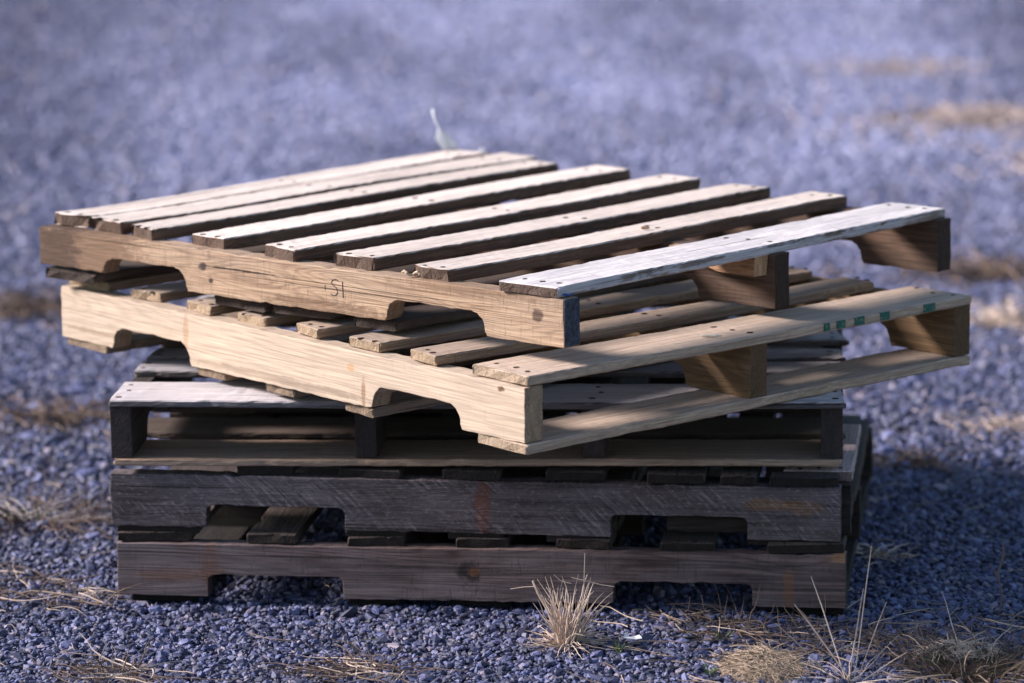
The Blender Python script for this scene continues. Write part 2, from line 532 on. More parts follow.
# ---------------------------------------------------------------- timber materials
NAIL = plain('rusty_nail', (.012, .008, .007), (.05, .028, .018), 200, .7)
W = {}
W['p1_deck'] = wood('pale_weathered_deck', (.19, .108, .068), (.085, .046, .03), (.13, .088, .066), .45, .5, .97, (.71, .61, .54), vary=.13, dirt=.35, end=(.115, .075, .055))  # sides darkened with painted-in shade, tops paled by weathering and light
W['p1_white'] = wood('whitewashed_deck', (.33, .23, .17), (.12, .08, .06), (.30, .27, .26), .5, .4, .9, (.74, .70, .70), flakes=(.48, .45, .46), vary=.05)
W['p1_stringer'] = wood('pine_stringer', (.47, .335, .225), (.30, .19, .12), (.36, .28, .22), .35, .6, vary=.05, crack=.45, dirt=.45, kerf=.5, ringscale=1.5, relief=.7,
    stains=[(.12, .05, .17, .08, (.16, .095, .058), .85), (.03, .04, .08, .09, (.085, .052, .036), .95), (.70, .01, .16, .012, (.15, .09, .055), .7), (1.02, .07, .2, .012, (.18, .11, .07), .6), (1.165, .045, .012, .012, (.05, .025, .02), .8), (.50, .049, .11, .0022, (.02, .012, .01), .95), (.41, .047, .012, .008, (.03, .02, .02), .9), (.43, .025, .008, .005, (.03, .02, .02), .9)])
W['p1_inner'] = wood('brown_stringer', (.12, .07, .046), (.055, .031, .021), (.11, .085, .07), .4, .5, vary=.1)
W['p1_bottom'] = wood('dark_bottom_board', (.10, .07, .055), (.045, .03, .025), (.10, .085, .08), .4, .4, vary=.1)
W['p2_stringer'] = wood('fresh_pine_stringer', (.50, .395, .30), (.46, .355, .262), (.455, .37, .30), .35, .28, vary=.03, crack=.10, dirt=.16, ringscale=.6, end=(.33, .23, .145), kerf=.2, relief=.35, streaky=.5,
    stains=[(.62, .012, .30, .008, (.24, .18, .13), .6), (.10, .02, .14, .006, (.26, .19, .13), .6), (.36, .05, .008, .05, (.33, .18, .09), .5), (.83, .02, .006, .03, (.22, .12, .06), .7), (1.165, .08, .010, .005, (.10, .045, .025), .9), (.80, .06, .012, .008, (.45, .27, .13), .7)])
W['p2_deck'] = wood('tan_deck', (.36, .25, .165), (.22, .14, .085), (.25, .2, .165), .5, .4, .45, (.52, .43, .365), vary=.1, end=(.34, .25, .165))
W['p2_lead'] = wood('stained_tan_deck', (.50, .37, .27), (.34, .235, .165), (.34, .27, .21), .35, .4, .5, (.56, .45, .37), vary=.04, end=(.36, .27, .19), dirt=.75, kerf=.2)
W['p2_bottom'] = wood('grey_tan_bottom_board', (.27, .195, .135), (.15, .10, .068), (.2, .16, .13), .5, .4, vary=.15, end=(.20, .145, .10))
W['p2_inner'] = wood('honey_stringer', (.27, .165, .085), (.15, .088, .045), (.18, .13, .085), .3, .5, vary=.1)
W['p3_deck'] = wood('grey_silvered_deck', (.16, .125, .11), (.075, .055, .05), (.17, .155, .16), .6, .4, .85, (.42, .40, .42), vary=.12)
W['p3_white'] = wood('pale_grey_lead', (.16, .14, .14), (.07, .06, .06), (.20, .19, .21), .6, .4, .95, (.58, .535, .54), vary=.05)
W['p3_stringer'] = wood('black_brown_stringer', (.05, .038, .033), (.018, .013, .012), (.06, .05, .05), .5, .4, vary=.2, end=(.04, .031, .03))  # inner timber darkened: shade between the stringers put into the colour
W['p3_bottom_lit'] = wood('lit_brown_bottom', (.42, .29, .205), (.24, .16, .115), (.34, .27, .22), .4, .3, vary=.1)  # front bottom board brightened, the light on it put into the colour
W['p3_bottom_shade'] = wood('shaded_brown_inner_board', (.085, .058, .045), (.04, .027, .021), (.08, .065, .058), .4, .3, vary=.15)  # darker copy for boards further in, shade put into the colour
W['p4_stringer'] = wood('sawn_dark_stringer', (.13, .10, .10), (.036, .027, .027), (.195, .165, .18), .5, .3, saw=1., vary=.05, dirt=.5,
    stains=[(.628, .045, .014, .07, (.16, .05, .03), .65), (1.10, .06, .05, .012, (.24, .125, .05), .6), (1.16, .055, .035, .014, (.24, .125, .05), .5)])
W['p4_deck'] = wood('dark_deck', (.058, .042, .038), (.022, .016, .015), (.062, .052, .052), .5, .4, .3, (.11, .09, .085), vary=.2)  # inner parts darkened, so the shade in the gaps is painted in
W['p4_pale'] = wood('pale_pink_deck', (.42, .31, .30), (.27, .20, .19), (.40, .33, .33), .5, .3, .8, (.62, .50, .49), vary=.05)
W['p5_stringer'] = wood('purple_brown_stringer', (.21, .138, .125), (.055, .034, .033), (.24, .19, .195), .55, .8, vary=.04, ringscale=.8, dirt=.6, kerf=.5,
    stains=[(.12, .035, .10, .014, (.16, .075, .045), .55), (.16, .05, .02, .05, (.17, .08, .05), .5), (.598, .05, .026, .022, (.02, .014, .014), .9), (.605, .052, .014, .011, (.17, .07, .035), .8), (1.125, .03, .010, .05, (.25, .11, .05), .5), (1.215, .085, .03, .008, (.36, .19, .10), .8)])
W['p5_deck'] = wood('dull_brown_deck', (.078, .053, .042), (.03, .021, .018), (.075, .062, .058), .5, .4, .35, (.13, .10, .09), vary=.2)
W['shade_bottom'] = wood('shaded_bottom_board', (.02, .015, .014), (.009, .007, .0065), (.02, .017, .017), .4, .4, vary=.2)  # near-black: the shade under the lowest pallet is in the colour
BLUEEND = NB('dark_blue_end_paint')
_tc = BLUEEND.n('ShaderNodeTexCoord')
BLUEEND.put(BLUEEND.bsdf.inputs['Base Color'], BLUEEND.mix(BLUEEND.ramp(BLUEEND.noise(_tc.outputs['Object'], 130, 5, .7), .4, .62), (.018, .022, .034), (.055, .062, .085)))
BLUEEND.bsdf.inputs['Roughness'].default_value = .85
BLUEEND.put(BLUEEND.bsdf.inputs['Normal'], BLUEEND.bump(BLUEEND.noise(_tc.outputs['Object'], 240, 4, .7), .8, .002))
BLUEEND = BLUEEND.m
BLUEP = plain('blue_paint', (.03, .07, .22), (.06, .12, .32), 90, .7)
PENCIL = plain('pencil_line', (.03, .025, .025), (.07, .055, .05), 300, .8)

# ---------------------------------------------------------------- pallets
def pallet_root(label, x, y, w, z, a, b, base):
    """local frame: x along the front edge, y to the back, z from the underside of the stringers"""
    o = bpy.data.objects.new('wooden_pallet', None)
    COL.objects.link(o)
    w = R(w)
    X = Vector((math.cos(w), math.sin(w), b)).normalized()
    Y = Vector((-math.sin(w), math.cos(w), a))
    Z = X.cross(Y).normalized(); Y = Z.cross(X)
    M = Matrix((X, Y, Z)).transposed().to_4x4()
    M.translation = Vector((x, y, z)) - Z * base
    o.matrix_world = M
    o['base'] = base
    o.empty_display_size = .2
    tag(o, label, 'pallet', 'wooden pallets piled in one stack')
    return o

def add_stringer(root, x, y, L, H, T, z, notches, kind, mat, turn=False, **kw):
    o = stringer_obj('stringer', L, H, T, notches, kind, mat, root, **kw)
    o.location = (x, y, z + root['base'])
    if turn:
        o.rotation_euler = (0, 0, R(90))
        o.location.x += T
    return o

def add_board(name, root, x0, x1, y0, y1, ztop, T, mat, along='y', nails=(), bend=None, skew=0., twist=0., wane=.0015, ragged=.002):
    """a board that fills x0..x1, y0..y1; nails are rows at these positions along its length"""
    r = random
    if along == 'y':
        L, Wd = y1 - y0, x1 - x0
    else:
        L, Wd = x1 - x0, y1 - y0
    nl = []
    for p in nails:
        q = p - (y0 if along == 'y' else x0) - L / 2
        k = 3 if Wd > .115 else 2
        for j in range(k):
            nl.append((q + r.uniform(-.009, .009), (j - (k - 1) / 2) * Wd / (k + .4) + r.uniform(-.006, .006)))
    v, f, mi = board_mesh(L, Wd, T, nl, bend, ragged, wane)
    o = mesh_obj(name, v, f, [mat, NAIL], root, mi)
    o.location = ((x0 + x1) / 2, (y0 + y1) / 2, ztop + root['base'])
    o.rotation_euler = (R(twist), 0, R(90 if along == 'y' else 0) + R(skew))
    return o

# lowest pallet
TB = .016
p5 = pallet_root('purple brown pallet lying on the gravel, lowest in the stack', -.6656, 0, -7.557, .014, 0, .0023, .014)
N5 = [(.154, .383), (.836, 1.066)]
for yy in (0, .49, .978):
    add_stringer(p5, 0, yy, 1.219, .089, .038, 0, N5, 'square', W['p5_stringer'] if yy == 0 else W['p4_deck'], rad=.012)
for (a, b) in ((.0, .125), (.219, .307), (.393, .484), (.573, .661), (.738, .831), (.912, 1.002), (1.09, 1.215)):
    add_board('deck_board', p5, a, b, random.uniform(.004, .012), 1.016, .089 + TB, TB, W['p5_deck'], nails=(.02, .51, .99))
for (a, b) in ((.02, .13), (.39, .48), (.56, .66), (.73, .80), (1.10, 1.215)):
    add_board('bottom_board', p5, a, b, .012, 1.01, 0, .014, W['shade_bottom'])

# second pallet
p4 = pallet_root('dark grey rough sawn pallet second from the ground, rust streak on its front', -.6748, .0096, -7.054, .1303, 0, -.0038, .012)
N4 = [(.162, .396), (.840, 1.066)]
for yy in (0, .49, .978):
    add_stringer(p4, 0, yy, 1.219 if yy == 0 else 1.17, .089, .038, 0, N4, 'square', W['p4_stringer'] if yy == 0 else W['p4_deck'], rad=.010)
add_stringer(p4, .93, .041, .304, .089, .036, 0, [], 'square', W['p4_deck'])     # short sister piece behind the front stringer
for (a, b, y0, y1) in ((.213, .309, .01, 1.01), (.385, .491, .006, 1.01), (.557, .658, .004, 1.0), (.732, .83, .008, 1.01), (.901, .995, .005, 1.01), (1.021, 1.082, .006, 1.01)):
    add_board('deck_board', p4, a, b, y0, y1, .089 + TB, TB, W['p4_deck'], nails=(.02, .51, .99))
add_board('deck_board', p4, .162, .205, .3, 1.01, .089 + TB, TB, W['p4_deck'])
o = add_board('deck_board', p4, 1.12, 1.236, .05, .43, .089 + .0185, .0185, W['p4_pale'], nails=(.07,), ragged=.004)
o['label'] = 'pale pinkish deck board sticking out at the right'
add_board('deck_board', p4, 1.10, 1.214, .006, .046, .089 + TB, TB, W['p4_deck'])
for (a, b) in ((.008, .148), (.397, .497), (.566, .661), (.733, .838), (1.066, 1.217)):
    add_board('bottom_board', p4, a, b, .003, 1.01, 0, .012, W['p4_deck'])

# third pallet: seen from its end, its boards run along the picture
p3 = pallet_root('dark silvered pallet seen end on in the middle of the stack, pale front deck board', -.6722, 0, -4.6, .2361, 0, .0049, 0.)
T3 = .1103
tb3 = .0115
for (a, yy) in ((.001, 0), (.411, 0), (.790, 0), (1.182, 0)):
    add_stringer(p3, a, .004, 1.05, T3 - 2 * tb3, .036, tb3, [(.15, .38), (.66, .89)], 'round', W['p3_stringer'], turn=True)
xs3 = (.018, .43, .81, 1.20)
for k, (a, b) in enumerate(((-.008, .150), (.247, .340), (.372, .455), (.525, .62), (.70, .79), (.90, 1.04))):
    add_board('deck_board', p3, random.uniform(-.004, .004) if k else 0, 1.219, a, b, T3, tb3 if k != 2 else .016, W['p3_white'] if k == 0 else W['p3_deck'], along='x', nails=xs3, wane=.002)
for (a, b) in ((-.004, .155), (.205, .335), (.42, .57), (.91, 1.04)):
    add_board('bottom_board', p3, 0, 1.219, a, b, tb3, tb3, W['p3_bottom_lit'] if a < .1 else W['p3_bottom_shade'], along='x')

# fourth pallet: fresh pine, turned
p2 = pallet_root('fresh yellow pine pallet second from the top, green paint dashes on its edge', .0181, -.4809, -48.242, .3688, -.0007, -.0058, TB)
Z2 = .0891
N2 = [(.149, .373), (.849, 1.071)]
for k, yy in enumerate((0, .494, .987)):
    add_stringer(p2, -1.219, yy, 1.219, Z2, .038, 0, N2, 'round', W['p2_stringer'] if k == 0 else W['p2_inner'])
for k, (a, b) in enumerate(((-1.200, -1.085), (-1.012, -.938), (-.865, -.784), (-.719, -.644), (-.57, -.497), (-.426, -.343), (-.276, -.203), (-.131, .003))):
    yy = (.02, .02, .018, .022, .02, .018, .010, .004)[k]
    q = 1.05 * yy - .006 if k < 7 else 0
    a -= q; b -= q
    add_board('deck_board', p2, a, b, yy, 1.022 if k == 7 else random.uniform(.995, 1.01), Z2 + TB, TB, W['p2_lead'] if k == 7 else W['p2_deck'], nails=(.03, .513, 1.0), skew=-1.2 if k < 7 else 0)
for k, (a, b) in enumerate(((-1.214, -1.085), (-.838, -.761), (-.656, -.576), (-.449, -.371), (-.115, .006))):
    add_board('bottom_board', p2, a, b, (.002, .006, .006, .006, 0)[k], 1.022, 0, TB, W['p2_lead'] if k == 4 else W['p2_bottom'])
# green paint dashes on the edge of the right-hand deck board
gm = NB('green_paint')
tc = gm.n('ShaderNodeTexCoord')
gm.put(gm.bsdf.inputs['Base Color'], gm.mix(gm.ramp(gm.noise(tc.outputs['Object'], 160, 4, .7), .52, .66), (.012, .105, .075), (.25, .24, .16)))
gm.bsdf.inputs['Roughness'].default_value = .8
lead = [c for c in p2.children if c.name.startswith('deck_board')][-1]
for (a, b) in ((.662, .674), (.692, .711), (.735, .757), (.797, .818), (.904, .931)):
    n = 5
    V, F = [], []
    for i in range(n):
        t = i / (n - 1)
        yy = a + (b - a) * t
        V += [(.0052, yy, Z2 + TB - .001 - .0008 * random.random()), (.0052, yy + random.uniform(-.001, .001), Z2 + .0012), (.001, yy, Z2 + TB - .002), (.001, yy, Z2 + .002)]
    for i in range(n - 1):
        q = 4 * i
        F += [(q, q + 1, q + 5, q + 4), (q + 2, q + 6, q + 7, q + 3), (q, q + 4, q + 6, q + 2), (q + 1, q + 3, q + 7, q + 5)]
    F += [(0, 2, 3, 1), (4 * n - 4, 4 * n - 3, 4 * n - 1, 4 * n - 2)]
    d = mesh_obj('paint_mark', V, F, gm.m, lead)
    d.matrix_parent_inverse = lead.matrix_basis.inverted() @ Matrix.Translation((0, 0, p2['base']))

# top pallet
p1 = pallet_root('weathered tan pallet on top of the stack, number pencilled on its side beam', .0811, -.4079, -41.944, .5064, -.0021, .0065, .0306)
H1, G1 = .0764, .091
N1 = [(.159, .373), (.834, 1.057)]
front1 = add_stringer(p1, -1.219, 0, 1.219, H1, .038, 0, N1, 'round', W['p1_stringer'], foot_cut=.010)
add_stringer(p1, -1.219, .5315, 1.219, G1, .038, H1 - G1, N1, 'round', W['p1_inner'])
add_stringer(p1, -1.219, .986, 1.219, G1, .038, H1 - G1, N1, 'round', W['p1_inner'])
fronts = ((-1.182, -1.095, .022, 1.06), (-1.093, -1.002, .026, 1.085), (-.991, -.914, .020, 1.036), (-.833, -.746, .024, 1.056), (-.66, -.574, .012, 1.034), (-.489, -.403, .018, 1.026), (-.315, -.232, .014, 1.030), (-.133, -.012, -.006, 1.03))
tops1 = []
for k, (a, b, y0, y1) in enumerate(fronts):
    bend = None
    if k == 0:
        bend = lambda s: .008 * math.exp(-s / .12)
    elif k == 1:
        bend = lambda s: .003 * math.exp(-s / .1)
    q = .9 * max(y0, 0) - (.004 if 0 < k < 7 else 0)
    a -= q; b -= q
    tops1.append(add_board('deck_board', p1, a, b, y0, y1, H1 + (.0165 if k == 7 else .0185), .017 if k == 7 else .0215, W['p1_white'] if k == 7 else W['p1_deck'], nails=(.03, .55, 1.0), bend=bend,
                           ragged=.005 if k < 2 else .0025, wane=.0028 if k in (1, 5, 7) else .0018, skew=(-.6, -1.2, -1.5, -1.4, -1.6, -1.5, -1.6, .15)[k]))
tops1[7]['label'] = 'whitish deck board along the right edge'
tops1[0]['label'] = 'deck board with a broken lifted end'
arch0 = lambda s: .021 * math.exp(-(s / .25) ** 2)
arch = lambda s: .0135 * math.exp(-(s / .28) ** 2)
for (a, b, y0) in ((-1.212, -1.085, .004), (-.80, -.67, .012), (-.655, -.53, .016), (-.466, -.375, .010)):
    add_board('bottom_board', p1, a, b, y0, 1.02, H1 - G1, TB, W['p1_bottom'], bend=arch0 if a < -1.2 else arch, wane=.003, ragged=.004)
# broken block nailed under the deck beside the middle stringer
V, F = [], []
r = np.random.default_rng(5)
n = 12
for i in range(n):
    t = i / (n - 1)
    x = -.21 + .195 * t
    hgt = .034 * min(1, .25 + 1.3 * t)
    j = (.004 if i == n - 1 else .0008)
    for (yy, zz) in ((.497 + .012 * (1 - t), -hgt), (.530, -hgt), (.530, -.001), (.497 + .012 * (1 - t), -.001)):
        V.append((x + r.normal(0, j), yy + r.normal(0, .0007), H1 + zz + (r.normal(0, .0007) if zz < -.002 else 0)))
for i in range(n - 1):
    for k in range(4):
        k2 = (k + 1) % 4
        F.append((4 * i + k, 4 * i + k2, 4 * i + 4 + k2, 4 * i + 4 + k))
F += [(3, 2, 1, 0), tuple(4 * n - 4 + k for k in range(4))]
blk = mesh_obj('splintered_block', V, F, wood('splintered_timber', (.34, .19, .10), (.17, .09, .05), (.26, .18, .12), .3, .5, end=(.40, .24, .13)), p1)
blk.location = (0, 0, p1['base'])
# dark blue paint on the near end of the front stringer
V = []; F = []
ys, zs = np.linspace(.0012, .0368, 5), np.linspace(.0012, H1 - .0012, 9)
for yy in ys:
    for zz in zs:
        V.append((.0012 + r.normal(0, .0003), yy, zz))
for yy in ys:
    for zz in zs:
        V.append((-.002, yy, zz))
m = len(zs); half = len(ys) * m
for i in range(len(ys) - 1):
    for j in range(m - 1):
        q = i * m + j
        F += [(q, q + m, q + m + 1, q + 1), (half + q, half + q + 1, half + q + m + 1, half + q + m)]
for i in range(len(ys) - 1):
    for j in (0, m - 1):
        q = i * m + j
        F.append((q, half + q, half + q + m, q + m))
for j in range(m - 1):
    for i in (0, len(ys) - 1):
        q = i * m + j
        F.append((q, q + 1, half + q + 1, half + q))
pe = mesh_obj('painted_end', V, F, BLUEEND, front1)
pe.location = (1.219, 0, 0)
# blue scuff on the corner of the whitish board
V, F = [], []
tube(V, F, [(-.0125, .000 + .006 * i, H1 + .0042 + .0015 * math.sin(i)) for i in range(8)], [.0012, .0026, .003, .0032, .003, .0027, .002, .001], 6)
sc = mesh_obj('paint_scuff', V, F, BLUEP, p1)
sc.location = (0, 0, p1['base'])
# hand written number on the side beam
V, F = [], []
def stroke(pts, rr=.0008):
    p = [(x, -.0002, z) for x, z in pts]
    tube(V, F, p, [rr] * len(p), 5)
x0, z0 = .716, .043
S = [(.012, .012), (.007, .0145), (.001, .0125), (-.0015, .0085), (.001, .0045), (.006, .002), (.010, -.002), (.0105, -.008), (.006, -.0125), (0, -.013), (-.003, -.0105)]
stroke([(x0 + x * 1.15, z0 + z) for x, z in S])
stroke([(x0 + .0235, z0 + .012), (x0 + .0238, z0 + .002), (x0 + .0245, z0 - .0145)])
stroke([(x0 - .0165, z0 + .003), (x0 - .0165, z0 - .006)], .0005)
mesh_obj('pencil_number', V, F, PENCIL, front1)

bpy.context.view_layer.update()
def on(p, x, y, z):
    return p.matrix_world @ Vector((x, y, z + p['base']))

# ---------------------------------------------------------------- small things on the stack
fm = plain('white_vane', (.72, .74, .80), (.88, .89, .92), 60, .7)
_t = fm.node_tree
_tr = _t.nodes.new('ShaderNodeBsdfTranslucent'); _tr.inputs[0].default_value = (.85, .87, .9, 1)
_mx = _t.nodes.new('ShaderNodeMixShader'); _mx.inputs[0].default_value = .45
_t.links.new(_t.nodes['Principled BSDF'].outputs[0], _mx.inputs[1]); _t.links.new(_tr.outputs[0], _mx.inputs[2])
_t.links.new(_mx.outputs[0], _t.nodes['Material Output'].inputs[0])
fe = bpy.data.objects.new('feather', None); COL.objects.link(fe)
fe.location = on(p1, -1.195, 1.03, H1 + .0185)
fe.scale = (1.35, 1.35, 1.12)
tag(fe, 'small white feather standing upright at the back corner of the top pallet', 'feather')
V, F = [], []
tube(V, F, [(.002, 0, .001), (-.004, 0, .022), (-.013, 0, .042), (-.019, 0, .058), (-.021, 0, .073)], [.0012, .0014, .0016, .0018, .0022], 6)
mesh_obj('quill', V, F, fm, fe, smooth=True)
V, F = [], []
prof = [(.000, -.007, .012), (.006, -.009, .014), (.012, -.013, .0135), (.018, -.0165, .010), (.024, -.0175, .005), (.030, -.0165, .000), (.035, -.0155, -.006), (.039, -.0148, -.012)]
for (z, a, b_) in prof:
    for t in (0, .25, .5, .75, 1):
        x = a + (b_ - a) * t
        V.append((x, .004 * math.sin(3.14 * t) - .0012, z))
    for t in (1, .75, .5, .25, 0):
        x = a + (b_ - a) * t
        V.append((x, .004 * math.sin(3.14 * t) + .0012, z))
for i in range(len(prof) - 1):
    for k in range(10):
        k2 = (k + 1) % 10
        F.append((10 * i + k, 10 * i + k2, 10 * i + 10 + k2, 10 * i + 10 + k))
F += [tuple(range(10))[::-1], tuple(10 * (len(prof) - 1) + k for k in range(10))]
mesh_obj('vane', V, F, fm, fe, smooth=True)
V, F = [], []
for k in range(40):
    a, e = random.uniform(0, 6.28), random.uniform(.3, 1.5)
    d = Vector((math.cos(a) * math.cos(e), math.sin(a) * math.cos(e), math.sin(e))) * random.uniform(.006, .013)
    tube(V, F, [(0, 0, .0005), d * .5, d], [.0006, .0005, .0003], 3)
fl = mesh_obj('down_tuft', V, F, fm); fl.location = on(p1, -1.125, 1.05, H1 + .0185)
tag(fl, 'tiny white tuft of down beside the feather on the top pallet', 'feather tuft')

shav = plain('wood_shaving', (.45, .33, .22), (.62, .48, .34), 120, .8)
V, F = [], []
pts = [(-.016, .004, .006), (-.012, .0, .009), (-.008, -.003, .006), (-.003, -.002, .002), (.002, .001, .002), (.006, .002, .005), (.010, -.001, .007), (.013, -.003, .003), (.010, -.004, .0015)]
tube(V, F, pts, [.0012, .0022, .0024, .002, .0022, .0026, .0026, .002, .001], 6)
sh = mesh_obj('wood_shaving', V, F, shav); sh.location = on(p1, -.335, .012, H1 + .001)
tag(sh, 'curled pale wood shaving between two deck boards at the front of the top pallet', 'wood shaving')
def chip(name, p, x, y, z, L, w, mat, ang, label, cat):
    V, F = [], []
    tube(V, F, [(-L / 2, 0, w * .45), (-L * .2, .001, w * .5), (L * .2, -.001, w * .5), (L / 2, 0, w * .4)], [w * .35, w * .5, w * .45, w * .2], 5)
    o = mesh_obj(name, V, F, mat); o.location = on(p, x, y, z); o.rotation_euler = (0, 0, R(ang))
    return tag(o, label, cat)
chip('wood_chip', p1, -.27, .52, H1 + .0185, .014, .006, plain('brown_chip', (.22, .13, .07), (.34, .22, .13), 90), 10, 'small brown wood chip lying on a deck board of the top pallet', 'wood chip')
chip('wood_splinter', p2, -.035, .44, Z2 + TB, .034, .005, plain('pale_splinter', (.62, .55, .45), (.72, .65, .54), 90), 0, 'pale wood splinter on the right deck board of the pine pallet', 'splinter')

# ---------------------------------------------------------------- dry plants and litter
STRAW = plain('dry_straw', (.38, .28, .22), (.68, .56, .47), 30, .8, island=.7)
STRAWP = plain('pinkish_thatch', (.30, .23, .20), (.52, .43, .40), 30, .9, island=.7)
STRAWM = plain('dull_straw', (.20, .15, .11), (.48, .38, .29), 30, .9, island=.8)
STRAWD = plain('dead_brown_stalk', (.07, .05, .045), (.24, .17, .13), 30, .85, island=.8)
STRAWG = plain('bleached_twig', (.30, .26, .25), (.52, .46, .44), 30, .85, island=.6)
SOIL = plain('matted_thatch', (.02, .013, .010), (.06, .038, .028), 40, .95)
MOSS = plain('moss_shoot', (.035, .05, .018), (.09, .11, .04), 30, .9, island=.6)

def curve3(p, d, L, droop, n=6, kink=0.):
    p = np.array(p, float); d = np.array(d, float); d /= np.linalg.norm(d)
    out = [p.copy()]
    for i in range(n):
        d = d + np.array([random.gauss(0, kink), random.gauss(0, kink), -droop / n + random.gauss(0, kink * .5)])
        d /= np.linalg.norm(d)
        p = p + d * L / n
        if p[2] < .001:
            p[2] = .001 + random.random() * .002
            d[2] = abs(d[2]) * .3
        out.append(p.copy())
    return out

def spray(V, F, n, base_r, tilt, L, r0, droop=.5, kink=.12, cx=0., cy=0., flat=False):
    for k in range(n):
        a = random.uniform(0, 6.283)
        rr = base_r * math.sqrt(random.random())
        t = random.uniform(*tilt)
        if flat:
            d = (math.cos(a), math.sin(a), random.uniform(-.05, .25))
        else:
            d = (math.cos(a) * math.sin(t), math.sin(a) * math.sin(t), math.cos(t))
        q = random.uniform(0, 6.28) if flat else a
        ln = random.uniform(*L)
        pts = curve3((cx + rr * math.cos(q), cy + rr * math.sin(q), .001 + (random.random() * .012 if flat else 0)), d, ln, droop * random.uniform(.3, 1.5), 6, kink)
        r_ = r0 * random.uniform(.6, 1.3)
        tube(V, F, pts, [r_, r_, r_ * .95, r_ * .85, r_ * .7, r_ * .5, r_ * .25], 4)

def mound(V, F, rx, ry, h, n=16, m=6):
    """low uneven dome of matted thatch"""
    base = len(V)
    V.append((0, 0, h))
    for j in range(1, m + 1):
        t = j / m
        for i in range(n):
            a = 2 * math.pi * i / n
            k = 1 + random.gauss(0, .08)
            V.append((rx * t * math.cos(a) * k, ry * t * math.sin(a) * k, max(-.006, h * (1 - t * t) + random.gauss(0, h * .10) - (.006 if j == m else 0))))
    for i in range(n):
        F.append((base, base + 1 + i, base + 1 + (i + 1) % n))
    for j in range(1, m):
        for i in range(n):
            i2 = (i + 1) % n
            a, b_ = base + 1 + (j - 1) * n, base + 1 + j * n
            F.append((a + i, b_ + i, b_ + i2, a + i2))
    # close the underside
    b_ = base + 1 + (m - 1) * n
    F.append(tuple(b_ + i for i in range(n))[::-1])

def merge(*pieces):
    V, F, MI = [], [], []
    for k, (m, v, f) in enumerate(pieces):
        F += [tuple(i + len(V) for i in t) for t in f]
        V += list(v); MI += [k] * len(f)
    return [p[0] for p in pieces], V, F, MI
def plant(name, x, y, label, cat, pieces, group=None):
    """pieces: [(part name, material, V, F)]; one piece makes a single mesh, more make children of an Empty"""
    z = float(ground_z(x, y)) - .002
    if len(pieces) == 1:
        _, m, V, F, *mi = pieces[0]
        o = mesh_obj(name, V, F, m, None, mi[0] if mi else None)
    else:
        o = bpy.data.objects.new(name, None); COL.objects.link(o)
        for (pn, m, V, F, *mi) in pieces:
            mesh_obj(pn, V, F, m, o, mi[0] if mi else None)
    o.location = (x, y, z)
    return tag(o, label, cat, group)

# grass tuft in front of the stack
random.seed(11)
V, F = [], []
spray(V, F, 95, .018, (.02, .42), (.05, .115), .0012, .4, .12)
spray(V, F, 40, .020, (.5, 1.25), (.035, .09), .0011, 1.2, .2)
spray(V, F, 45, .030, (1.1, 1.55), (.02, .06), .0008, .8, .3)
spray(V, F, 12, .010, (1.2, 1.5), (.06, .11), .0010, .6, .12)
tube(V, F, [(.012, 0, .0), (.020, .0, .05), (.026, .0, .09), (.028, 0, .150)], [.0014, .0013, .0012, .0007], 4)
tube(V, F, [(-.012, 0, .0), (-.035, .0, .06), (-.048, .0, .085), (-.056, 0, .105)], [.0013, .0018, .0022, .0018], 4)
tube(V, F, [(-.052, 0, .096), (-.07, 0, .095), (-.092, .0, .092)], [.0007, .0007, .0006], 4)
tube(V, F, [(.006, 0, .11), (.03, 0, .104), (.055, 0, .097), (.075, .0, .094)], [.0006, .0009, .0009, .0006], 4)
tube(V, F, [(-.022, 0, .115), (-.01, 0, .104), (.006, .0, .10)], [.0005, .0007, .0006], 4)
plant('grass_tuft', .085, -.285, 'upright tuft of dry pale grass standing on gravel before the lowest pallet', 'grass tuft', [('blades', STRAW, V, F)])

# straw mound
V, F = [], []; V2, F2 = [], []
mound(V, F, .072, .095, .016)
for k in range(750):
    a = random.uniform(0, 6.28); rr = math.sqrt(random.random())
    x, y = .072 * rr * math.cos(a), .095 * rr * math.sin(a)
    z = .017 * (1 - rr * rr) + .001
    t = random.uniform(0, 6.28)
    c = curve3((x, y, z), (math.cos(t), math.sin(t), random.uniform(-.2, .5)), random.uniform(.012, .04), .6, 4, .3)
    c = [(q[0], q[1], max(q[2], .017 * (1 - (q[0] / .075) ** 2 - (q[1] / .1) ** 2) + .0008)) for q in c]
    tube(V2, F2, c, [.0004, .0005, .0005, .0004, .0003], 3)
plant('straw_mound', .388, -.43, 'rounded mat of pale straw on gravel in front of the stack', 'straw mat', [('thatch', plain('pale_thatch', (.12, .088, .065), (.28, .21, .155), 90, .95), V, F), ('straw', STRAWM, V2, F2)])

# tall thin stems at the right
V, F = [], []
for (bx, tx, ty, h, r_) in ((.0, .022, 0, .150, .0011), (.008, .035, .01, .215, .0010), (.004, -.085, .0, .125, .0013), (-.004, -.058, .02, .165, .0009), (.012, .058, .0, .128, .0008), (-.02, -.115, -.02, .10, .0012), (.02, .09, -.01, .05, .0009)):
    tube(V, F, [(bx, 0, 0), (bx + (tx - bx) * .35, ty * .3, h * .36), (bx + (tx - bx) * .7, ty * .7, h * .72), (tx, ty, h)], [r_, r_, r_ * .9, r_ * .4], 4)
spray(V, F, 10, .03, (.9, 1.4), (.05, .12), .0009, .6, .12)
plant('dry_grass_stems', .518, -.52, 'sparse tall bleached grass stems near the right front corner of the stack', 'grass', [('stems', STRAW, V, F)])

